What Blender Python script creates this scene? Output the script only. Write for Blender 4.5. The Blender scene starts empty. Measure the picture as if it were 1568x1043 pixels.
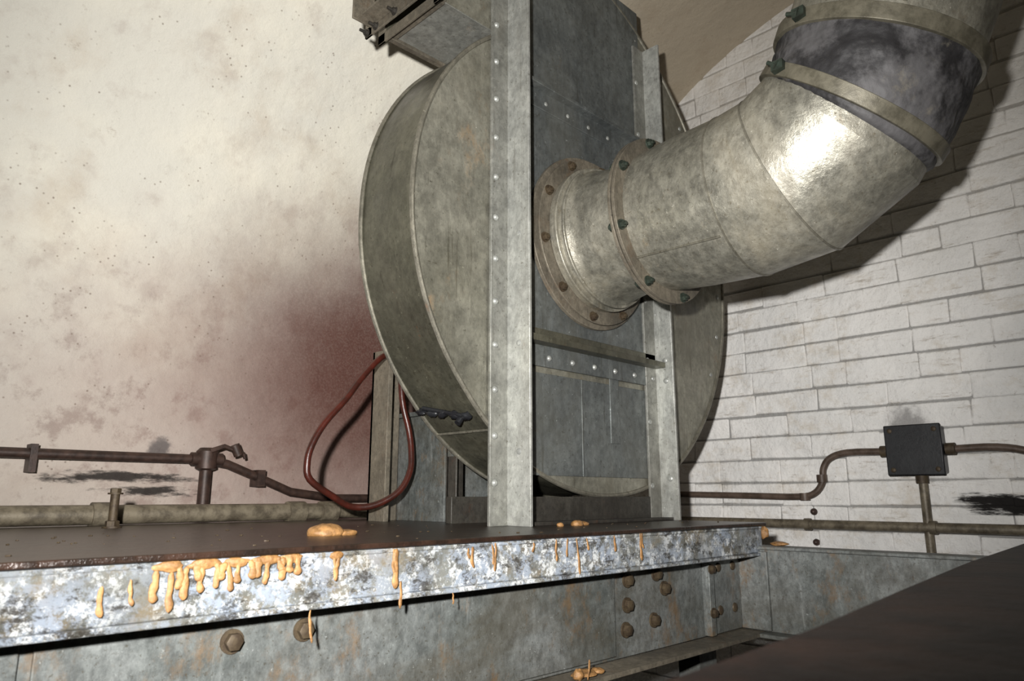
import bpy, bmesh, math, random
from mathutils import Vector, Matrix, Quaternion
random.seed(7)
scene=bpy.context.scene
V=Vector

# ---------------------------------------------------------------- helpers
class B:
    def __init__(s): s.bm=bmesh.new()
    def face(s,vs):
        try: return s.bm.faces.new(vs)
        except ValueError: return None
    def box(s,x0,x1,y0,y1,z0,z1,j=0):
        J=lambda: random.uniform(-j,j)
        v=[s.bm.verts.new((x+J(),y+J(),z+J())) for x in(x0,x1) for y in(y0,y1) for z in(z0,z1)]
        for f in((0,1,3,2),(4,6,7,5),(0,4,5,1),(2,3,7,6),(0,2,6,4),(1,5,7,3)): s.face([v[i] for i in f])
        return v
    def tube(s,path,r,n=20,cap=True,noise=0,flat=None):
        path=[V(p) for p in path]; m=len(path)
        if not hasattr(r,'__len__'): r=[r]*m
        T=[]
        for i in range(m):
            a=path[max(i-1,0)];b=path[min(i+1,m-1)]
            if 0<i<m-1:
                t=((path[i]-a).normalized()+(b-path[i]).normalized())
            else: t=b-a
            T.append(t.normalized())
        up=V((0,0,1)) if abs(T[0].z)<.9 else V((1,0,0))
        nrm=T[0].cross(up).normalized()
        rings=[]
        for i in range(m):
            if i: 
                q=T[i-1].rotation_difference(T[i]); nrm=(q@nrm)
                nrm=(nrm-T[i]*nrm.dot(T[i])).normalized()
            bn=T[i].cross(nrm)
            ring=[]
            for k in range(n):
                a=2*math.pi*k/n
                rr=r[i]*(1+random.uniform(-noise,noise))
                o=nrm*math.cos(a)*rr+bn*math.sin(a)*rr
                if flat: o=V((o.x*flat[0],o.y*flat[1],o.z*flat[2]))
                ring.append(s.bm.verts.new(path[i]+o))
            rings.append(ring)
        for i in range(m-1):
            for k in range(n):
                s.face([rings[i][k],rings[i][(k+1)%n],rings[i+1][(k+1)%n],rings[i+1][k]])
        if cap:
            s.face(rings[0][::-1]); s.face(rings[-1])
    def cyl(s,p0,p1,r,r1=None,n=24): s.tube([p0,p1],[r,r if r1 is None else r1],n)
    def ring(s,c,ax,ri,ro,th,n=64):
        c=V(c);ax=V(ax).normalized()
        up=V((0,0,1)) if abs(ax.z)<.9 else V((1,0,0))
        a=ax.cross(up).normalized();b=ax.cross(a)
        L=[]
        for k in range(n):
            t=2*math.pi*k/n; d=a*math.cos(t)+b*math.sin(t)
            L.append([s.bm.verts.new(c+d*ri-ax*th/2),s.bm.verts.new(c+d*ro-ax*th/2),s.bm.verts.new(c+d*ro+ax*th/2),s.bm.verts.new(c+d*ri+ax*th/2)])
        for k in range(n):
            A=L[k];Bq=L[(k+1)%n]
            for i in range(4):
                s.face([A[i],A[(i+1)%4],Bq[(i+1)%4],Bq[i]])
    def rivet(s,p,ax,r,h=.5):
        p=V(p);ax=V(ax).normalized()
        s.tube([p-ax*r*.1,p+ax*r*h*.45,p+ax*r*h*.85,p+ax*r*h],[r,r*.88,r*.5,r*.1],12)
    def hexbolt(s,p,ax,r,shaft=.0):
        p=V(p);ax=V(ax).normalized()
        s.tube([p-ax*.001,p+ax*r*.25],r*1.35,20)
        s.tube([p+ax*r*.25,p+ax*r*1.0,p+ax*r*1.08],[r,r,r*.85],6)
        if shaft: s.tube([p+ax*r,p+ax*(r+shaft)],r*.5,12)
    def prism(s,pts,d):
        d=V(d)
        a=[s.bm.verts.new(V(p)) for p in pts];b=[s.bm.verts.new(V(p)+d) for p in pts]
        s.face(a[::-1]);s.face(b);n=len(a)
        for i in range(n): s.face([a[i],a[(i+1)%n],b[(i+1)%n],b[i]])
    def blob(s,c,rad,seed=0,n=10,m=7,nz=.2):
        rnd=random.Random(seed);c=V(c)
        rings=[]
        for i in range(1,m):
            ph=math.pi*i/m
            rings.append([s.bm.verts.new(c+V((rad[0]*math.sin(ph)*math.cos(2*math.pi*k/n)*(1+rnd.uniform(-nz,nz)),rad[1]*math.sin(ph)*math.sin(2*math.pi*k/n)*(1+rnd.uniform(-nz,nz)),rad[2]*math.cos(ph)*(1+rnd.uniform(-nz,nz))))) for k in range(n)])
        t=s.bm.verts.new(c+V((0,0,rad[2])));b=s.bm.verts.new(c-V((0,0,rad[2])))
        for k in range(n):
            s.face([t,rings[0][k],rings[0][(k+1)%n]]);s.face([b,rings[-1][(k+1)%n],rings[-1][k]])
            for i in range(m-2): s.face([rings[i][k],rings[i+1][k],rings[i+1][(k+1)%n],rings[i][(k+1)%n]])
    def finish(s,name,mat,parent=None,bevel=0,seg=2,angle=35,sub=0):
        bm=s.bm
        bmesh.ops.recalc_face_normals(bm,faces=bm.faces[:])
        for f in bm.faces: f.smooth=True
        for e in bm.edges:
            if len(e.link_faces)==2 and e.calc_face_angle(0)>math.radians(angle): e.smooth=False
        me=bpy.data.meshes.new(name);bm.to_mesh(me);bm.free()
        ob=bpy.data.objects.new(name,me);scene.collection.objects.link(ob)
        if mat: me.materials.append(mat)
        if parent: ob.parent=parent
        if bevel:
            m=ob.modifiers.new('bevel','BEVEL');m.width=bevel;m.segments=seg;m.limit_method='ANGLE';m.angle_limit=math.radians(40)
        if sub:
            m=ob.modifiers.new('sub','SUBSURF');m.levels=sub;m.render_levels=sub
        return ob
def empty(name):
    o=bpy.data.objects.new(name,None);o.empty_display_size=.1;scene.collection.objects.link(o);return o

# ---------------------------------------------------------------- materials
class M:
    def __init__(s,name):
        s.m=bpy.data.materials.new(name);s.m.use_nodes=True
        s.t=s.m.node_tree;s.N=s.t.nodes;s.L=s.t.links
        s.b=s.N['Principled BSDF']
        s.tc=s.N.new('ShaderNodeTexCoord').outputs['Object']
    def link(s,a,b): s.L.new(a,b)
    def map(s,scale=(1,1,1),loc=(0,0,0)):
        n=s.N.new('ShaderNodeMapping');n.inputs['Scale'].default_value=scale;n.inputs['Location'].default_value=loc
        s.link(s.tc,n.inputs[0]);return n.outputs[0]
    def noise(s,scale,detail=6,rough=.6,sc=(1,1,1),loc=(0,0,0),dist=0):
        n=s.N.new('ShaderNodeTexNoise');n.inputs['Scale'].default_value=scale;n.inputs['Detail'].default_value=detail
        n.inputs['Roughness'].default_value=rough;n.inputs['Distortion'].default_value=dist
        s.link(s.map(sc,loc),n.inputs['Vector']);return n.outputs[0]
    def vor(s,scale,feature='F1',sc=(1,1,1),out='Distance'):
        n=s.N.new('ShaderNodeTexVoronoi');n.inputs['Scale'].default_value=scale;n.feature=feature
        s.link(s.map(sc),n.inputs['Vector']);return n.outputs[out]
    def gray(s,c):
        n=s.N.new('ShaderNodeSeparateColor');s.link(c,n.inputs[0]);return n.outputs[0]
    def ramp(s,v,a,b,c0=0,c1=1):
        n=s.N.new('ShaderNodeMapRange');n.inputs[1].default_value=a;n.inputs[2].default_value=b;n.inputs[3].default_value=c0;n.inputs[4].default_value=c1
        n.interpolation_type='SMOOTHSTEP'
        s.link(v,n.inputs[0]);return n.outputs[0]
    def math(s,op,a,b=0.,c=None):
        n=s.N.new('ShaderNodeMath');n.operation=op
        for i,x in enumerate((a,b) if c is None else (a,b,c)):
            if isinstance(x,(int,float)): n.inputs[i].default_value=x
            else: s.link(x,n.inputs[i])
        return n.outputs[0]
    def mix(s,f,a,b,mode='MIX'):
        n=s.N.new('ShaderNodeMix');n.data_type='RGBA';n.blend_type=mode
        for i,x in ((0,f),(6,a),(7,b)):
            if isinstance(x,(int,float)): n.inputs[i].default_value=x
            elif isinstance(x,tuple): n.inputs[i].default_value=(*x,1) if len(x)==3 else x
            else: s.link(x,n.inputs[i])
        return n.outputs[2]
    def ell(s,c,rad,edge=.5,nz=.4,nscale=12,sc=(1,1,1)):
        """soft stain/shade mask: 1 inside the ellipsoid centred at c"""
        n=s.N.new('ShaderNodeVectorMath');n.operation='SUBTRACT';s.link(s.tc,n.inputs[0]);n.inputs[1].default_value=c
        d=s.N.new('ShaderNodeVectorMath');d.operation='DIVIDE';s.link(n.outputs[0],d.inputs[0]);d.inputs[1].default_value=rad
        l=s.N.new('ShaderNodeVectorMath');l.operation='LENGTH';s.link(d.outputs[0],l.inputs[0])
        w=s.math('ADD',l.outputs['Value'],s.math('MULTIPLY',s.math('SUBTRACT',s.noise(nscale,6,.7,sc),.5),nz*4))
        return s.ramp(w,1-edge,1+edge,1,0)
    def bump(s,h,strength=.3,dist=.01,prev=None):
        n=s.N.new('ShaderNodeBump');n.inputs['Strength'].default_value=strength;n.inputs['Distance'].default_value=dist
        s.link(h,n.inputs['Height'])
        if prev: s.link(prev,n.inputs['Normal'])
        return n.outputs[0]
    def out(s,col,rough=.6,metal=0.,normal=None,spec=None):
        for k,x in (('Base Color',col),('Roughness',rough),('Metallic',metal)):
            if isinstance(x,(int,float)): s.b.inputs[k].default_value=x
            elif isinstance(x,tuple): s.b.inputs[k].default_value=(*x,1)
            else: s.link(x,s.b.inputs[k])
        if normal: s.link(normal,s.b.inputs['Normal'])
        if spec is not None: s.b.inputs['Specular IOR Level'].default_value=spec
        return s.m

def steel(name,c1,c2,dirt=(.10,.085,.06),rust=(.12,.05,.02),dirt_t=(.5,.75),rust_t=(.62,.72),metal=.55,rough=(.38,.6),sc=1,buckle=.25,streak=(1,1,.35),chalk=.2,scr=.5,mott=.4,dd=.65,bump2=.2):
    m=M(name)
    col=m.mix(m.ramp(m.noise(2.5*sc,8,.65),.35,.65),c1,c2)
    sp=m.gray(m.vor(90*sc,out='Color'))
    col=m.mix(.35,col,m.ramp(sp,0,1,.38,.60),'OVERLAY')
    g=m.noise(40*sc,8,.8,(1,1,.6),(6,2,4))
    col=m.mix(mott,col,m.ramp(g,.3,.7,.15,.85),'OVERLAY')
    w=m.ramp(m.noise(8*sc,10,.8,(2.2,2.2,.25),(13,1,7)),.56,.70)
    col=m.mix(m.math('MULTIPLY',w,chalk),col,tuple(min(1,x*2.0) for x in c1))
    d=m.ramp(m.noise(3.5*sc,10,.70,streak,(3,1,2),.6),*dirt_t)
    col=m.mix(m.math('MULTIPLY',d,dd),col,dirt)
    # thin vertical run marks and fine scratches
    st=m.ramp(m.noise(60*sc,5,.7,(1,1,.05),(7,7,1)),.58,.69)
    col=m.mix(m.math('MULTIPLY',st,scr*.7),col,dirt)
    fine=m.ramp(m.noise(110*sc,4,.7),.59,.68)
    col=m.mix(m.math('MULTIPLY',fine,.65),col,dirt)
    lt=m.ramp(m.noise(80*sc,6,.8,loc=(21,3,2)),.63,.69)
    col=m.mix(m.math('MULTIPLY',lt,.6),col,tuple(min(1,x*2.6) for x in c1))
    r=m.ramp(m.noise(9*sc,10,.75,(1,1,.6),(9,4,1)),*rust_t)
    col=m.mix(m.math('MULTIPLY',r,.7),col,rust)
    ro=m.ramp(m.noise(14*sc,6,.7,loc=(5,5,5)),.3,.7,rough[0],rough[1])
    n=m.bump(m.noise(3.2,3,.5),buckle,.06)
    n=m.bump(m.noise(60*sc,6,.7),bump2,.004,n)
    me=m.math('MULTIPLY',m.math('SUBTRACT',1,m.math('MAXIMUM',d,r)),metal)
    return m.out(col,ro,me,n)

fan_steel=steel('galvanised_fan_steel',(.33,.32,.265),(.18,.175,.14),dirt=(.065,.056,.035),dirt_t=(.43,.66),rust=(.15,.095,.045),rust_t=(.56,.70),buckle=.4,metal=.65,rough=(.30,.48),scr=.8,chalk=.35)
fan_blue=steel('galvanised_panel_steel',(.185,.20,.195),(.11,.12,.12),dirt=(.05,.048,.038),dirt_t=(.43,.67),rust=(.10,.08,.05),rust_t=(.60,.74),buckle=.3,metal=.6,scr=.8,chalk=.4)
frame_steel=steel('frame_angle_steel',(.42,.425,.395),(.30,.305,.285),dirt=(.12,.11,.085),rust=(.13,.09,.05),rust_t=(.62,.74),buckle=.08,chalk=.3,metal=.45,rough=(.33,.5))
flange_steel=steel('frame_flange_steel',(.26,.26,.235),(.18,.18,.16),dirt=(.08,.07,.05),rust=(.13,.09,.05),rust_t=(.60,.72),buckle=.08,chalk=.3,metal=.45)
wrap_steel=steel('scroll_wrap_steel',(.14,.135,.10),(.075,.073,.054),dirt=(.026,.022,.013),dirt_t=(.40,.64),buckle=.4,metal=.65,rough=(.30,.48),scr=.8,chalk=.3)
duct_steel=steel('duct_steel',(.38,.365,.31),(.27,.26,.215),dirt=(.13,.11,.072),dirt_t=(.42,.70),rust_t=(.57,.72),rust=(.14,.10,.05),metal=.72,rough=(.31,.50),buckle=.22,scr=.15,chalk=.1,mott=.55,bump2=.4)
seam_steel=steel('seam_steel',(.24,.225,.18),(.16,.15,.12),dirt=(.07,.06,.04),metal=.6,buckle=.05)
rusty_flange=steel('rusty_flange_steel',(.19,.165,.125),(.10,.088,.068),dirt=(.04,.034,.025),rust=(.085,.05,.026),rust_t=(.54,.68),metal=.35,rough=(.45,.7),sc=1.6,buckle=.05)
dark_steel=steel('dark_painted_steel',(.05,.046,.038),(.025,.022,.018),dirt=(.012,.01,.009),rust=(.06,.025,.012),rust_t=(.55,.7),metal=.2,rough=(.4,.65),sc=1.5,buckle=.05)
beam_steel=steel('beam_web_steel',(.19,.20,.195),(.10,.11,.105),dirt=(.045,.037,.022),rust=(.13,.075,.03),rust_t=(.53,.68),dirt_t=(.42,.66),metal=.3,rough=(.45,.7),sc=1.4,buckle=.05,streak=(.6,.6,1),scr=.05,chalk=.5,mott=.6)

def flaked(name):
    m=M(name)
    col=m.mix(m.ramp(m.noise(9,8,.7),.35,.65),(.22,.225,.205),(.08,.08,.07))
    y=m.ramp(m.noise(14,8,.75,(1,1,1),(8,2,6)),.48,.62)
    col=m.mix(m.math('MULTIPLY',y,.75),col,(.20,.155,.09))
    grad=m.ramp(m.noise(4,3,.6,(1,1,1),(0,0,0)),.34,.54,.3,1)
    w=m.math('MULTIPLY',m.ramp(m.noise(24,12,.85,(1,1,1),(2,7,3)),.46,.53),grad)
    col=m.mix(m.math('MULTIPLY',w,.88),col,(.34,.395,.48))
    w2=m.math('MULTIPLY',m.ramp(m.noise(38,10,.85,(1,1,1),(12,7,3)),.51,.56),grad)
    col=m.mix(m.math('MULTIPLY',w2,.92),col,(.74,.76,.76))
    k=m.ramp(m.noise(30,12,.85,(.6,1,1),(1,9,3)),.52,.57)
    col=m.mix(m.math('MULTIPLY',k,.9),col,(.028,.023,.017))
    n=m.bump(m.noise(24,12,.85,(1,1,1),(2,7,3)),.8,.007)
    return m.out(col,m.ramp(m.noise(30),.3,.7,.35,.65),.1,n)
lip_mat=flaked('flaking_paint_steel')

def plaster(name='whitewashed_plaster'):
    m=M(name)
    col=m.mix(m.ramp(m.noise(2.2,6,.6),.35,.65),(.83,.79,.675),(.73,.705,.625))
    col=m.mix(m.math('MULTIPLY',m.ramp(m.noise(3.0,7,.62,loc=(4,2,8)),.50,.72),.55),col,(.54,.45,.35))
    col=m.mix(m.math('MULTIPLY',m.ramp(m.noise(8,8,.65,(1,1,1),(14,2,8)),.52,.70),.35),col,(.44,.37,.32))
    col=m.mix(m.math('MULTIPLY',m.ramp(m.noise(26,8,.75,loc=(1,2,8)),.60,.72),.45),col,(.34,.27,.21))
    low=m.ell((.8,2.2,-.02),(1.1,1.5,.60),.6,.16,5)
    col=m.mix(m.math('MULTIPLY',low,.6),col,(.45,.37,.335))
    lowm=m.math('MULTIPLY',low,m.ramp(m.noise(12,8,.7,loc=(7,7,2)),.50,.66))
    col=m.mix(m.math('MULTIPLY',lowm,.5),col,(.22,.15,.13))
    wide=m.ell((1.30,2.2,.28),(.62,.9,.52),.8,.2,5)
    col=m.mix(m.math('MULTIPLY',wide,.55),col,(.30,.18,.15))
    red=m.ell((1.42,2.2,.44),(.44,.8,.42),.85,.16,6)
    spec=m.ramp(m.noise(140,3,.8),.3,.6,.85,1)
    col=m.mix(m.math('MULTIPLY',m.math('MULTIPLY',red,spec),.95),col,(.105,.038,.028))
    vd=m.vor(48); spk=m.ramp(vd,.03,.2,1,0); spk=m.math('MULTIPLY',spk,m.ramp(m.noise(9,4,.6,loc=(3,3,3)),.46,.58))
    col=m.mix(m.math('MULTIPLY',spk,.7),col,(.16,.11,.08))
    tar=m.ell((.62,2.2,.05),(.15,.5,.014),.35,1.1,16,(.35,1,1.6))
    col=m.mix(m.math('MULTIPLY',tar,.93),col,(.015,.013,.012))
    tarb=m.ell((.74,2.2,.012),(.12,.5,.012),.35,1.1,19,(.35,1,1.6))
    col=m.mix(m.math('MULTIPLY',tarb,.93),col,(.015,.013,.012))
    tar2=m.ell((.75,2.2,.135),(.035,.5,.028),.4,.5,26)
    col=m.mix(m.math('MULTIPLY',tar2,.75),col,(.06,.055,.06))
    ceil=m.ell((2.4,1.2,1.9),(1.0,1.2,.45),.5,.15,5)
    col=m.mix(m.math('MULTIPLY',ceil,.8),col,(.30,.235,.155))  # dirty brown plaster, plus shade from grazing light painted in near end wall
    n=m.bump(m.noise(2.5,4,.5),.35,.06)
    n=m.bump(m.noise(14,5,.6),.35,.015,n)
    n=m.bump(m.noise(45,8,.75),.45,.008,n)
    return m.out(col,.85,0.,n,.25)
plaster_mat=plaster()

def brickmat(name='whitewashed_brick',k=1.):
    m=M(name)
    col=m.mix(m.ramp(m.noise(3,8,.65),.35,.65),(.92*k,.90*k,.87*k),(.78*k,.77*k,.75*k))
    col=m.mix(m.math('MULTIPLY',m.ramp(m.noise(7,10,.75,(1,1,1.6),(2,6,1)),.50,.70),.5),col,(.55*k,.47*k,.36*k))
    col=m.mix(m.math('MULTIPLY',m.ramp(m.noise(22,8,.8,(1,.25,1.6),(5,6,1)),.56,.66),.55),col,(.34*k,.28*k,.21*k))
    col=m.mix(m.math('MULTIPLY',m.ramp(m.noise(60,8,.8,(1,1,1),(2,6,9)),.60,.67),.6),col,(.22*k,.18*k,.14*k))
    tar=m.ell((2.5,.47,-.02),(.6,.17,.025),.3,.9,14,(1,.4,2))
    col=m.mix(tar,col,(.015,.013,.012))
    up=m.ell((2.5,.3,1.7),(.8,1.7,.8),.6,.12,5)
    col=m.mix(m.math('MULTIPLY',up,.5),col,(.38,.34,.28))
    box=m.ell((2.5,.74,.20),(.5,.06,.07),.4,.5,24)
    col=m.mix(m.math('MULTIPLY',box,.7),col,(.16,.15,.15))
    n=m.bump(m.noise(9,6,.6),.7,.035)
    n=m.bump(m.noise(60,8,.75),.5,.008,n)
    return m.out(col,.8,0.,n,.3)
brick_mat=brickmat()
mortar=brickmat('painted_mortar',.4)
def simple(name,c,c2,rough,metal=0,scale=20,b=.2,spec=None,d=.004):
    m=M(name);col=m.mix(m.ramp(m.noise(scale,8,.7),.35,.65),c,c2)
    return m.out(col,rough,metal,m.bump(m.noise(scale*2,6,.7),b,d),spec)
unseen_dark=simple('unseen_dark_wall',(.16,.14,.12),(.09,.08,.07),.9,0,6)  # for walls out of view, coloured dark to cut bounced light
deck_mat=simple('rusty_wet_deck',(.034,.018,.012),(.012,.008,.006),.28,.1,18,.8)
grease=simple('dried_orange_grease',(.36,.19,.07),(.17,.085,.028),.45,0,70,.5)
cable_mat=simple('red_rubber_cable',(.065,.012,.007),(.03,.008,.005),.35)
black=simple('black_bakelite',(.016,.017,.019),(.008,.008,.01),.4)
conduit_mat=simple('painted_conduit',(.12,.085,.065),(.06,.04,.028),.5,.1,30)
conduit_grey=simple('grey_conduit',(.20,.17,.12),(.08,.065,.045),.5,.2,30)
dark_pipe=simple('old_dark_pipe',(.07,.04,.03),(.03,.018,.014),.5,.2,30)
def sleeve():
    m=M('tape_sleeve_fabric')
    col=m.mix(m.ramp(m.noise(7,8,.7),.42,.58),(.085,.082,.084),(.020,.019,.020))
    col=m.mix(m.math('MULTIPLY',m.ramp(m.noise(9,10,.75,loc=(3,5,8)),.54,.68),.6),col,(.18,.16,.125))
    n=m.bump(m.noise(11,3,.5,loc=(1,4,2)),.8,.03)
    n=m.bump(m.noise(90,4,.6),.3,.004,n)
    return m.out(col,.6,0.,n,.35)
sleeve_mat=sleeve()
strap_mat=simple('strap_steel',(.17,.155,.115),(.085,.077,.055),.45,.3,25)
fg_mat=simple('rusty_brown_plate',(.026,.0135,.0095),(.010,.006,.005),.6,0,10,.5,.2,.01)
greenbolt=simple('verdigris_bolt',(.04,.055,.042),(.025,.03,.022),.5,.4,60)
rustbolt=simple('rusty_bolt',(.085,.062,.035),(.045,.03,.018),.6,.3,60)
floor_mat=simple('dark_concrete_floor',(.03,.025,.022),(.015,.013,.011),.8,0,5)
rivet_mat=simple('galvanised_rivet',(.42,.43,.40),(.28,.285,.27),.38,.4,60)

# ---------------------------------------------------------------- room
XW=2.5; YC,ZC,R=.70,.41,1.50; XL=-1.6; ZF=-1.15
def extr(prof,name,mat,x0=XL,x1=XW+.02,nx=12):
    b=B();g=[]
    for i in range(nx+1):
        x=x0+(x1-x0)*i/nx
        g.append([b.bm.verts.new((x,y,z)) for y,z in prof])
    for i in range(nx):
        for k in range(len(prof)-1): b.face([g[i][k],g[i+1][k],g[i+1][k+1],g[i][k+1]])
    return b.finish(name,mat,angle=60)
def profile():
    raw=[]
    def seg(a,b_,n):
        for i in range(n): raw.append((a[0]+(b_[0]-a[0])*i/n,a[1]+(b_[1]-a[1])*i/n))
    st=.02
    seg((YC+R,ZF-.4),(YC+R,ZC),int((ZC-ZF+.4)/st))
    na=int(math.pi*R/st)
    for i in range(na): a=math.pi*i/na; raw.append((YC+R*math.cos(a),ZC+R*math.sin(a)))
    seg((YC-R,ZC),(YC-R,ZF-.4),int((ZC-ZF+.4)/st))
    for _ in range(3):
        k=11;raw=[(sum(p[0] for p in raw[max(0,i-k):i+k+1])/len(raw[max(0,i-k):i+k+1]),sum(p[1] for p in raw[max(0,i-k):i+k+1])/len(raw[max(0,i-k):i+k+1])) for i in range(len(raw))]
    return [p for p in raw if p[1]>ZF-.02]
pr=profile()
i1=next(i for i,p in enumerate(pr) if p[1]>1.25); i2=len(pr)-1-next(i for i,p in enumerate(pr[::-1]) if p[1]>.4)
extr(pr[:i1+1],'wall_back',plaster_mat);extr(pr[i1:i2+1],'ceiling',plaster_mat);extr(pr[i2:],'wall_front',unseen_dark)
b=B();b.box(XL,XW,YC-R,YC+R,ZF-.05,ZF);b.finish('floor',floor_mat)
b=B();b.box(XL-.05,XL,YC-R,YC+R,ZF,ZC+R+.02);b.finish('wall_left',unseen_dark)
mw=B();mw.box(XW+.0005,XW+.08,YC-R-.05,YC+R+.05,ZF,ZC+R+.05)
wr=mw.finish('wall_right',mortar)
b=B();H=.080;Lb=.230;i=0;z=ZF
while z<ZC+R:
    y=YC-R-.1-(Lb/2 if i%2 else 0)+random.uniform(-.03,.03)
    while y<YC+R:
        L=Lb*random.choice((1,1,.5,.5)) if random.random()<.45 else Lb*random.uniform(.95,1.05)
        g=random.uniform(-.0018,.0005);pq=random.uniform(0,.0035)
        y0=max(y+g,YC-R-.04);y1=min(y+L-g,YC+R+.04)
        if y1-y0>.03: b.box(XW-.002-pq,XW+.02,y0,y1,z+random.uniform(.0,.0045),z+H-random.uniform(.0,.0045),.0028)
        y+=L
    z+=H;i+=1
o=b.finish('bricks',brick_mat,wr,bevel=.006,seg=3)

# ---------------------------------------------------------------- platform
ZD=-.0644; YB=.90
pl=empty('steel_platform')
b=B();b.box(-.7,1.80,YB-.01,2.19,ZD-.008,ZD);b.finish('deck_plate',deck_mat,pl,bevel=.002)
b=B();b.box(-.7,1.79,YB,YB+.008,-.138,ZD-.009)
b.box(-.7,1.79,YB-.006,YB+.06,-.146,-.138)
b.box(-.7,1.79,YB-.002,YB+.06,ZD-.016,ZD-.0085)
b.finish('edge_channel',lip_mat,pl,bevel=.002)
b=B();b.box(-.7,1.775,.965,.975,-.325,-.12)
b.box(-.7,.205,.958,.966,-.32,-.146)
b.box(.219,1.25,.960,.966,-.318,-.146)
b.finish('beam_web',beam_steel,pl,bevel=.0015)
b=B();b.box(-.7,1.775,.895,.965,-.335,-.325);b.finish('beam_bottom_flange',rusty_flange,pl,bevel=.0015)
b=B();b.box(1.775,1.785,-.75,.975,-.325,-.125);b.box(1.735,1.785,-.75,.90,-.335,-.325);b.box(1.765,1.83,-.75,.975,-.13,-.122)
b.finish('cross_beam',beam_steel,pl,bevel=.0015)
b=B();b.box(1.62,1.77,.955,.965,-.322,-.148);b.box(1.765,1.775,.88,.965,-.322,-.135)
b.box(1.60,1.622,.945,.966,-.322,-.148)
b.finish('corner_cleat',beam_steel,pl,bevel=.0015)
b=B()
for x,z in((.44,-.183),(.542,-.181),(.13,-.20),(1.293,-.172),(1.29,-.222),(1.283,-.270),(1.40,-.167),(1.385,-.262),(1.43,-.20)):
    b.hexbolt((x,.96,z),(0,-1,0),.0115)
for z in(-.17,-.27):
    b.rivet((1.66,.955,z),(0,-1,0),.012);b.rivet((1.73,.955,z),(0,-1,0),.012);b.hexbolt((1.61,.945,z),(0,-1,0),.009)
b.finish('beam_bolts',rustbolt,pl)
b=B()
for x,y in((-.5,1.0),(1.7,1.02),(-.5,2.1),(1.7,2.1)): b.box(x-.04,x+.04,y-.0,y+.06,ZF,-.0725)
b.box(1.72,1.78,-.7,-.62,ZF,-.335)
b.finish('platform_legs',beam_steel,pl)

# grease drips
b=B()
def drip(x,z0,ln,r,y=YB-.002,sd=0):
    rnd=random.Random(sd);n=9;path=[];rs=[];xx=x;ln*=rnd.uniform(.75,1.15)
    for i in range(n+1):
        t=i/n;xx+=rnd.uniform(-.0018,.0018)
        path.append((xx,y-.002-.002*t,z0-ln*t))
        rs.append(r*(.6+rnd.uniform(-.2,.3)+.35*t**3) if i<n else r*.25)
    rs[0]=r*.3
    b.tube(path,rs,12,flat=(1,.5,1))
D=[(.26,-.095,.03,.004),(.315,-.082,.045,.006),(.332,-.085,.040,.005),(.349,-.080,.045,.006),(.370,-.078,.040,.005),(.383,-.078,.030,.006),(.399,-.078,.033,.005),(.415,-.078,.03,.006),(.437,-.076,.028,.007),(.450,-.076,.035,.005),(.472,-.076,.030,.006),(.491,-.076,.026,.006),(.5145,-.145,.045,.003),(.5516,-.078,.04,.005),(.545,-.080,.03,.0035),(.652,-.074,.05,.006),(.645,-.074,.04,.0035),(.798,-.078,.035,.004),(.79,-.08,.02,.003),(.848,-.074,.045,.004),(.84,-.076,.03,.003),(.94,-.078,.02,.003),(1.0,-.074,.035,.003),(1.03,-.074,.03,.003),(1.054,-.074,.065,.0032),(1.085,-.076,.025,.003),(1.171,-.074,.03,.0035),(1.257,-.072,.055,.0045),(1.265,-.072,.04,.004),(.66,-.12,.04,.0035),(.29,-.09,.03,.003),(.76,-.14,.03,.002)]
D+=[(.341,-.08,.032,.006),(.361,-.078,.02,.006),(.392,-.078,.022,.007),(.425,-.077,.024,.006),(.461,-.076,.02,.006),(.482,-.076,.02,.006)]
for k,(x,z,l,r) in enumerate(D): drip(x,z,l,r,sd=k)
for x,l in((.33,.03),(.37,.035),(.41,.03),(.45,.04),(.485,.03),(.55,.02)): b.blob((x,YB-.003,-.079),(l*.6,.003,.006),seed=int(x*1000),nz=.45)
b.blob((.664,1.12,ZD+.005),(.034,.028,.015),1,16,9,.15);b.blob((.70,1.11,ZD+.003),(.022,.018,.007),2)
b.blob((1.30,1.10,ZD+.003),(.018,.015,.009),3);b.blob((1.33,1.11,ZD+.003),(.02,.015,.006),5)
b.blob((1.23,1.09,ZD+.003),(.010,.008,.006),8)
b.blob((1.80,.9,-.09),(.010,.016,.016),9,nz=.35);b.blob((1.82,.87,-.117),(.02,.025,.006),10,nz=.4)
b.blob((1.10,.92,-.319),(.03,.022,.006),11,nz=.45);b.blob((1.07,.91,-.315),(.012,.01,.010),12,nz=.4);b.blob((1.13,.915,-.318),(.014,.018,.005),15,nz=.4);b.blob((.80,.93,-.31),(.008,.012,.014),13,nz=.4)
drip(.80,-.29,.035,.004,.90,50);drip(.79,-.30,.03,.003,.91,51);drip(1.09,-.29,.03,.003,.90,52)
b.finish('dried_grease_drips',grease,pl,angle=80,sub=1)
b=B();k=0
while k<70:
    x=random.uniform(-.0,1.75);y=random.uniform(.92,1.5);s=random.uniform(.001,.0028)
    if x>1.05 and y>1.1: continue
    b.blob((x,y,ZD+s*.3),(s*random.uniform(.8,2),s,s*.6),seed=k,n=6,m=4);k+=1
b.finish('rust_flakes',rustbolt,pl)

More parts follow.
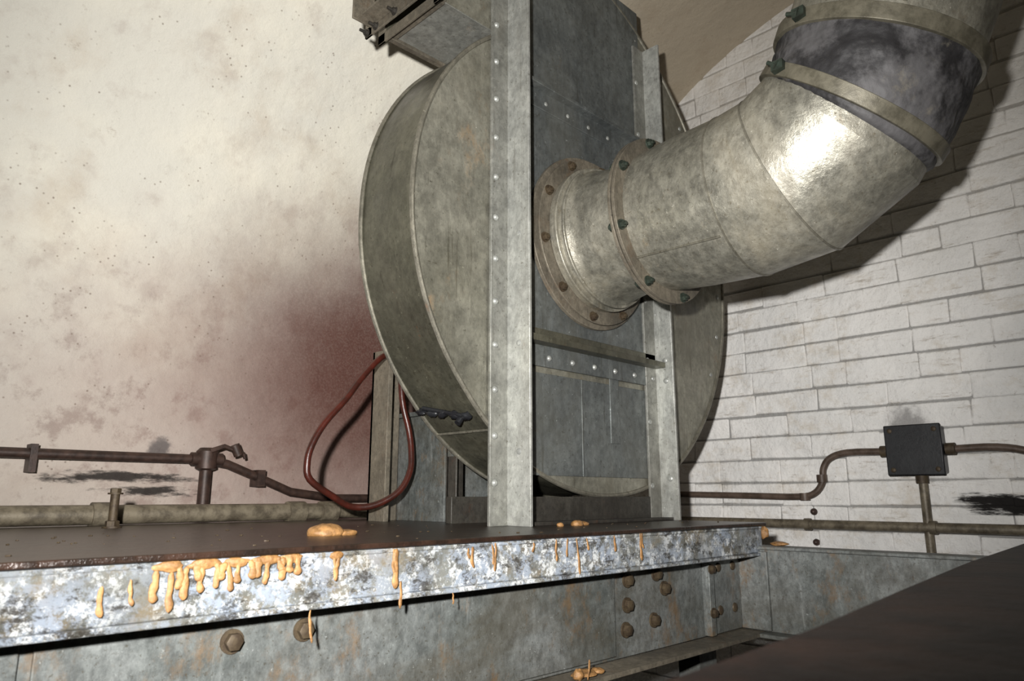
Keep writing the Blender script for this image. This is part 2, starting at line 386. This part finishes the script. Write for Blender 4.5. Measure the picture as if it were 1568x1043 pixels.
# ---------------------------------------------------------------- fan
fan=empty('centrifugal_fan')
CX,CZ,YF,YK=1.486,.684,1.20,1.40
tab=[(125,.598),(150,.600),(180,.605),(225,.632),(270,.68),(305,.715),(360,.735),(395,.765),(415,.805),(440,.87),(450,.90)]
def rad(a):
    for (a0,r0),(a1,r1) in zip(tab,tab[1:]):
        if a<=a1: return r0+(r1-r0)*(a-a0)/(a1-a0)
    return tab[-1][1]
angs=[125+i*(325/110) for i in range(111)]
sp=[(CX+rad(a)*math.cos(math.radians(a)),CZ+rad(a)*math.sin(math.radians(a))) for a in angs]
ZT=sp[-1][1];TX,TZ=sp[0];OX=.93
outl=sp+[(OX,ZT),(OX,TZ)]
b=B();b.prism([(x,YF,z) for x,z in outl],(0,.006,0));b.finish('front_side_plate',fan_steel,fan)
b=B();b.prism([(x,YK-.006,z) for x,z in outl],(0,.006,0));b.finish('rear_side_plate',wrap_steel,fan)
b=B();g=[]
ys=[YF,YF+.05,YF+.1,YF+.15,YK]
for x,z in sp: g.append([b.bm.verts.new((CX+(x-CX)*.997,y,CZ+(z-CZ)*.997)) for y in ys])
for i in range(len(g)-1):
    for k in range(len(ys)-1): b.face([g[i][k],g[i+1][k],g[i+1][k+1],g[i][k+1]])
o=b.finish('scroll_wrap',wrap_steel,fan,angle=60)
b=B();b.tube([(x,YF,z) for x,z in sp],.006,8);b.tube([(x,YK,z) for x,z in sp],.006,8)
a=math.radians(236);q=rad(236)+.001;b.tube([(CX+q*math.cos(a),YF,CZ+q*math.sin(a)),(CX+q*math.cos(a),YK,CZ+q*math.sin(a))],.003,6)
b.finish('seam_beads',seam_steel,fan)
b=B();b.box(OX,1.5,YF,YK,ZT-.004,ZT+.002);b.box(OX,TX+.004,YF+.001,YK-.001,TZ-.002,TZ+.004)
b.finish('outlet_duct',flange_steel,fan,bevel=.001)
b=B()
for x0 in(.885,.925):
    b.box(x0,x0+.006,YF-.03,YF+.0,TZ-.026,1.61);b.box(x0,x0+.006,YK,YK+.03,TZ-.026,1.61);b.box(x0,x0+.006,YF-.03,YK+.03,TZ-.026,TZ);b.box(x0,x0+.006,YF-.03,YK+.03,ZT,1.61)
b.box(.931,.96,YF-.006,YF,TZ-.004,1.6);b.box(.931,.96,YF,YK,TZ-.008,TZ-.002);b.box(.83,.885,YF-.006,YF,TZ-.006,1.6);b.box(.84,.885,YF,YK,TZ-.006,TZ);b.box(.83,.885,YK,YK+.006,TZ-.006,1.6)
b.box(.93,TX+.004,YK-.004,YK+.012,TZ-.012,TZ-.002)
b.finish('outlet_flange',rusty_flange,fan,bevel=.001)
b=B()
for z in(1.2,1.3,1.4): b.hexbolt((.885,YF-.018,z),(-1,0,0),.010,.015)
for y in(1.22,1.3,1.38,1.42): b.hexbolt((.885,y,TZ-.014),(-1,0,0),.008,.014)
b.finish('outlet_bolts',dark_steel,fan)
b=B();b.box(1.17,1.765,YF-.004,YF,.385,1.06);b.finish('front_panel',fan_blue,fan,bevel=.001)
b=B();b.box(1.17,1.765,YF-.0035,YF,1.09,1.56)
b.box(1.17,1.765,YF-.0035,YF,.05,.30);b.box(1.44,1.446,YF-.0055,YF-.003,.05,.30);b.box(1.56,1.60,YF-.006,YF-.003,.14,.33)
b.finish('side_panels',fan_blue,fan,bevel=.001)
b=B()
def leg(x,z1,d): b.box(x-.004,x+.004,YF-d,YF-.004,ZD,z1)
leg(1.166,1.75,.085);leg(1.78,1.42,.07)
b.finish('post_webs',frame_steel,fan,bevel=.0012)
b=B();b.box(1.108,1.163,YF-.012,YF-.004,ZD,1.75);b.box(1.725,1.777,YF-.012,YF-.004,ZD,1.42)
b.finish('post_flanges',flange_steel,fan,bevel=.0012)
b=B();b.box(1.17,1.776,YF-.010,YF-.003,.315,.372)
b.box(1.17,1.776,YF-.009,YF-.003,1.018,1.074)
b.box(1.17,1.776,YF-.034,YF-.002,1.070,1.080)
b.finish('cross_angles',fan_blue,fan,bevel=.0012)
b=B();b.box(1.17,1.776,YF-.046,YF-.002,.368,.384)
b.box(1.17,1.776,YF-.012,YF-.004,.372,.41)
b.finish('frame_rails',wrap_steel,fan,bevel=.0012)
b=B()
b.box(1.168,1.80,YF-.01,YF+.01,ZD,-.0);b.box(1.16,1.80,YK-.02,YK,ZD,0);b.box(1.168,1.79,YF-.05,YF-.01,ZD,ZD+.008)
b.box(1.19,1.24,YK+.03,YK+.036,ZD,.10);b.box(1.19,1.196,YK,YK+.04,ZD,.10)
b.finish('base_frame',dark_steel,fan,bevel=.0015)
b=B()
for i in range(16): b.rivet((1.122,YF-.012,.03+i*.105),(0,-1,0),.0085,.8)
for z in(.35,.1,.62): b.rivet((1.162,YF-.05,z),(-1,0,0),.008)
for i in range(7): b.rivet((1.22+i*.09,YF-.010,.338),(0,-1,0),.008,.8)
for i in range(7): b.rivet((1.22+i*.09,YF-.009,1.04),(0,-1,0),.0065)
for i in range(8): b.rivet((1.735,YF-.012,.03+i*.18),(0,-1,0),.008)
for z in(.33,.39,.05): b.rivet((1.776,YF-.045,z),(-1,0,0),.009)
for a in range(335,440,12): b.rivet((CX+(rad(a)-.035)*math.cos(math.radians(a)),YF,CZ+(rad(a)-.035)*math.sin(math.radians(a))),(0,-1,0),.008)
b.finish('rivets',rivet_mat,fan)
b=B();b.ring((CX,YF-.012,CZ),(0,1,0),.17,.243,.012,72);b.ring((CX,YF-.03,CZ),(0,1,0),.17,.232,.006,72)
b.finish('inlet_flange_ring',rusty_flange,fan,bevel=.001)
b=B()
for k in range(10):
    a=2*math.pi*(k+.3)/10; b.hexbolt((CX+.217*math.cos(a),YF-.033,CZ+.217*math.sin(a)),(0,-1,0),.010,.004)
b.finish('inlet_bolts',rustbolt,fan)
b=B();rr=.637
def wp(t,y,k=1.0): a=math.radians(t);return V((CX+rad(t)*k*math.cos(a),y,CZ+rad(t)*k*math.sin(a)))
for k in range(5): b.blob(wp(229+k*.6,1.385-.035*k,1.008),(.012,.018,.009),k+4,nz=.4)
b.tube([wp(228,1.37,1.01),wp(231,1.25,1.012)],.005,8);b.tube([wp(231.5,1.26,1.0),wp(231.5,1.26,1.04)],.008,8)
b.finish('drain_latch',black,fan,angle=80)
# pedestal behind
ped=empty('motor_pedestal')
b=B();b.box(1.13,1.145,1.62,1.70,ZD,.40);b.box(1.13,1.22,1.69,1.70,ZD,.40);b.finish('upright',rusty_flange,ped,bevel=.001)
b=B();b.box(1.24,1.75,1.50,1.51,ZD,.22);b.box(1.235,1.245,1.50,1.77,ZD,.22);b.box(1.22,1.76,1.49,1.77,.22,.232);b.finish('pedestal_plates',beam_steel,ped,bevel=.001)
b=B();b.cyl((1.3,1.65,.40),(1.8,1.65,.40),.15,n=40);b.cyl((1.8,1.65,.40),(1.84,1.65,.40),.13,n=40);b.box(1.36,1.74,1.53,1.75,.232,.30)
for k in range(14):
    a=2*math.pi*k/14;b.box(1.34,1.76,1.65+.15*math.cos(a)-.003,1.65+.15*math.cos(a)+.003,.40+.15*math.sin(a)-.01,.40+.15*math.sin(a)+.01)
b.finish('motor_body',dark_steel,ped)

# ---------------------------------------------------------------- duct
du=empty('ventilation_duct')
b=B()
ys=[1.165,1.15,1.145,1.12,1.115,1.09,1.06,1.0,.965]
rs=[.196,.196,.188,.186,.180,.178,.172,.170,.172]
b.tube([(CX,y,CZ) for y in ys],rs,64)
b.finish('inlet_spool',duct_steel,du,angle=50)
b=B();b.ring((CX,1.125,CZ),(0,1,0),.17,.193,.008);b.ring((CX,1.145,CZ),(0,1,0),.17,.199,.008);b.finish('spool_beads',duct_steel,du,bevel=.002)
b=B();b.ring((CX,.962,CZ),(0,1,0),.165,.214,.008,72);b.ring((CX,.950,CZ),(0,1,0),.165,.214,.008,72)
b.finish('joint_flanges',rusty_flange,du,bevel=.001)
b=B()
for k in range(8):
    a=2*math.pi*(k+.4)/8; p=V((CX+.200*math.cos(a),.945,CZ+.200*math.sin(a)))
    b.hexbolt(p,(0,-1,0),.0095,.006);b.hexbolt(p+V((0,.022,0)),(0,1,0),.0095,.004)
b.finish('joint_bolts',greenbolt,du)
Y0,RB=.71,.30
def ax(phi,ext=0):
    p=math.radians(phi);return V((CX,Y0-RB*math.sin(p)-math.cos(p)*ext,CZ+RB*(1-math.cos(p))+math.sin(p)*ext))
PH=66
path=[V((CX,.946,CZ)),V((CX,.85,CZ)),V((CX,.725,CZ)),ax(19),ax(42),ax(PH)]
b=B();b.tube(path,[.180,.187,.192,.196,.196,.190],72)
b.finish('elbow',duct_steel,du,angle=7)
b=B()
def band(p,t,r,w,bb):
    t=t.normalized();bb.tube([p-t*(w/2+.002),p-t*w/2,p+t*w/2,p+t*(w/2+.002)],[r-.014,r,r,r-.014],72)
for i,rr_ in ((2,.1938),(3,.1978)):
    t=(path[i]-path[i-1]).normalized()+(path[i+1]-path[i]).normalized();band(path[i],t,rr_,.004,b)
b.tube([path[0]+V((-.128,0,-.128)),path[2]+V((-.136,0,-.136))],.003,6)
b.finish('gore_seams',seam_steel,du)
b=B();n=12;sl=[]
for i in range(n+1):
    s=i/n
    sl.append(ax(44+22*min(1,s*1.5)) if s*1.5<1 else ax(PH,(s*1.5-1)/.5*.065))
b.tube(sl,[.1985+(.003*math.sin(i*2.1)) for i in range(n+1)],48,noise=.016)
b.finish('fabric_sleeve',sleeve_mat,du,angle=80,sub=1)
b=B();band(ax(50),ax(51)-ax(49),.2065,.028,b)
tt=ax(PH,1)-ax(PH,0);band(ax(PH,.045),tt,.2075,.032,b)
b.finish('clamp_straps',strap_mat,du,bevel=.001)
b=B()
for ph,e in((50,0),(PH,.045)):
    T_=(ax(ph+1)-ax(ph-1)).normalized() if e==0 else tt.normalized()
    X_=V((-1,0,0));N_=T_.cross(X_).normalized()
    if N_.z<0: N_=-N_
    d=(X_*.93+N_*.37).normalized();q=ax(ph,e)+d*.215
    b.box(q.x-.008,q.x+.008,q.y-.012,q.y+.012,q.z-.01,q.z+.01);b.hexbolt(q,N_,.009,.018)
b.finish('clamp_bolts',greenbolt,du)
b=B();b.tube([ax(PH,.05),ax(PH,.3),ax(PH,.96)],.193,64);b.finish('riser_pipe',duct_steel,du)
b=B();tt.normalize();s=ax(PH,.07);e=ax(PH,.95);o_=V((-.165,-.095,-.04));b.tube([s+o_,e+o_],.004,8);b.finish('riser_seam',duct_steel,du)

# ---------------------------------------------------------------- left-hand pipework
wc=empty('wall_conduit')
b=B();Yc=2.15
b.tube([(-.6,Yc,.107),(.2,Yc,.107),(.86,Yc,.107),(.93,Yc,.095),(1.05,Yc,.05),(1.14,Yc,.015),(1.3,Yc,-.005),(1.5,Yc,-.005)],.013,16)
b.box(.422,.438,Yc-.016,2.185,.06,.13)
b.box(1.02,1.045,Yc-.018,2.185,.03,.08)
b.finish('conduit_run',dark_pipe,wc)
b=B();b.tube([(.865,Yc-.005,.14),(.865,Yc-.005,.13),(.865,Yc-.005,.08),(.865,Yc-.005,.075)],[.02,.03,.03,.02],16)
b.cyl((.865,Yc-.005,.08),(.865,Yc-.005,-.05),.017);b.cyl((.865,Yc-.005,-.045),(.865,Yc-.005,-.0644),.03)
b.cyl((.82,Yc-.005,.107),(.91,Yc-.005,.107),.019);b.tube([(.865,Yc-.03,.13),(.90,Yc-.04,.145),(.96,Yc-.04,.125),(.965,Yc-.04,.11)],[.008,.007,.006,.004],10)
b.cyl((.93,Yc-.04,.15),(.945,Yc-.04,.12),.014)
b.finish('tee_valve',dark_pipe,wc)
b=B();b.cyl((-.6,1.86,ZD+.024),(1.10,1.86,ZD+.024),.022)
for x in(.5,.98,1.08): b.cyl((x,1.86,ZD+.024),(x+.05,1.86,ZD+.024),.028,n=16)
b.cyl((1.10,1.86,ZD+.024),(1.24,1.86,ZD+.018),.016)
b.finish('steel_pipe',conduit_grey)
b=B();b.cyl((.50,1.70,ZD),(.50,1.70,ZD+.07),.009);b.hexbolt((.50,1.70,ZD+.0),(0,0,1),.014);b.hexbolt((.50,1.70,ZD+.07),(0,0,1),.011)
b.finish('stud_bolt',rustbolt)
b=B();cp=[(1.11,1.6,.38),(1.04,1.6,.315),(.987,1.6,.245),(.93,1.6,.18),(.898,1.6,.124),(.888,1.6,.08),(.898,1.6,.04),(.964,1.6,.0),(1.02,1.6,-.025),(1.078,1.58,-.02),(1.135,1.56,.015),(1.167,1.56,.068),(1.176,1.57,.12),(1.174,1.58,.174),(1.155,1.59,.26),(1.16,1.60,.36),(1.2,1.6,.42)]
def smooth(P,k=4):
    P=[V(p) for p in P];out=[]
    for i in range(len(P)-1):
        p0=P[max(i-1,0)];p1=P[i];p2=P[i+1];p3=P[min(i+2,len(P)-1)]
        for j in range(k):
            t=j/k;out.append(.5*((2*p1)+(p2-p0)*t+(2*p0-5*p1+4*p2-p3)*t*t+(3*p1-p0-3*p2+p3)*t**3))
    out.append(P[-1]);return out
b.tube(smooth([(1.25,1.62,.42)]+cp),.0085,12)
b.finish('red_cable',cable_mat,ped)

# ---------------------------------------------------------------- right wall services
jb=empty('electrical_junction_box')
b=B();b.box(2.432,2.489,.635,.785,.068,.212);b.finish('box_body',black,jb,bevel=.006,seg=3)
b=B();b.box(2.426,2.433,.630,.790,.063,.217);b.finish('box_lid',black,jb,bevel=.004)
b=B()
for y in(.648,.772):
    for z in(.08,.20): b.rivet((2.426,y,z),(-1,0,0),.008)
b.cyl((2.462,.79,.14),(2.462,.815,.14),.018);b.cyl((2.462,.63,.14),(2.462,.605,.14),.018);b.cyl((2.462,.705,.065),(2.462,.705,.04),.018)
b.finish('glands',rustbolt,jb)
b=B();xx=2.468
b.tube(smooth([(xx,.80,.14),(xx,.92,.142),(xx,.98,.125),(xx,1.005,.09),(xx,1.01,.05),(xx,1.04,.012),(xx,1.10,0),(xx,1.3,.004),(xx,1.7,.012)]),.011,12)
b.tube(smooth([(xx,.61,.14),(xx,.5,.14),(xx,.42,.12),(xx,.39,.07),(xx,.38,0)]),.011,12)
for y,z in((1.075,.0),(1.012,.06)): b.cyl((xx,y,z-.012),(xx,y,z+.012),.017)
b.finish('conduit',conduit_mat,jb)
b=B();b.cyl((xx,.705,.05),(xx,.705,-.5),.013);b.finish('drop_conduit',conduit_grey,jb)
b=B();b.cyl((xx-.005,-.7,-.094),(xx-.005,2.1,-.088),.015)
for y in(.3,.69,1.07): b.cyl((xx-.005,y-.01,-.091),(xx-.005,y+.01,-.091),.02)
b.finish('wall_pipe',conduit_grey,jb)
b=B()
for z in(-.05,-.15): b.rivet((2.495,1.06,z),(-1,0,0),.012,1.2)
b.finish('wall_studs',dark_pipe,jb)

# ---------------------------------------------------------------- foreground plate
b=B();Z=-.085
b.prism([(-.2,.19,Z),(.304,.212,Z),(.4985,.2215,Z),(.768,.249,Z),(1.13,.283,Z),(1.69,.32,Z),(1.70,-.3,Z),(-.2,-.3,Z)],(0,0,-.012))
b.box(-.2,1.70,.10,.112,-.30,-.097)
b.box(1.60,1.70,-.29,.30,-.122,-.097)
b.finish('rusty_steel_beam',fg_mat,bevel=.004)

# ---------------------------------------------------------------- camera + light
th=math.radians(12.26);al=math.radians(45.26)
h=V((math.cos(al),math.sin(al),0));r=V((math.sin(al),-math.cos(al),0))
F=h*math.cos(th)+V((0,0,math.sin(th)));U=r.cross(F)
cam=bpy.data.cameras.new('camera');co=bpy.data.objects.new('camera',cam);scene.collection.objects.link(co)
co.matrix_world=Matrix(((r.x,U.x,-F.x,0),(r.y,U.y,-F.y,0),(r.z,U.z,-F.z,0),(0,0,0,1)))
cam.lens=25.26;cam.sensor_width=36;cam.clip_start=.02
cam.dof.use_dof=True;cam.dof.focus_distance=1.6;cam.dof.aperture_fstop=8
scene.camera=co
l=bpy.data.lights.new('camera_flash','SPOT');lo=bpy.data.objects.new('camera_flash',l);scene.collection.objects.link(lo)
l.energy=275;l.spot_size=math.radians(106);l.spot_blend=1;l.shadow_soft_size=.02;l.color=(1,.98,.95)
lp=-r*.12+U*.13-F*.02
lo.location=lp
aim=(F*1.0-r*.02+U*.0)
lo.rotation_euler=aim.to_track_quat('-Z','Y').to_euler()
wd=bpy.data.worlds.new('world');scene.world=wd;wd.use_nodes=True
wd.node_tree.nodes['Background'].inputs[0].default_value=(.5,.55,.6,1);wd.node_tree.nodes['Background'].inputs[1].default_value=.03
scene.view_settings.view_transform='Standard'
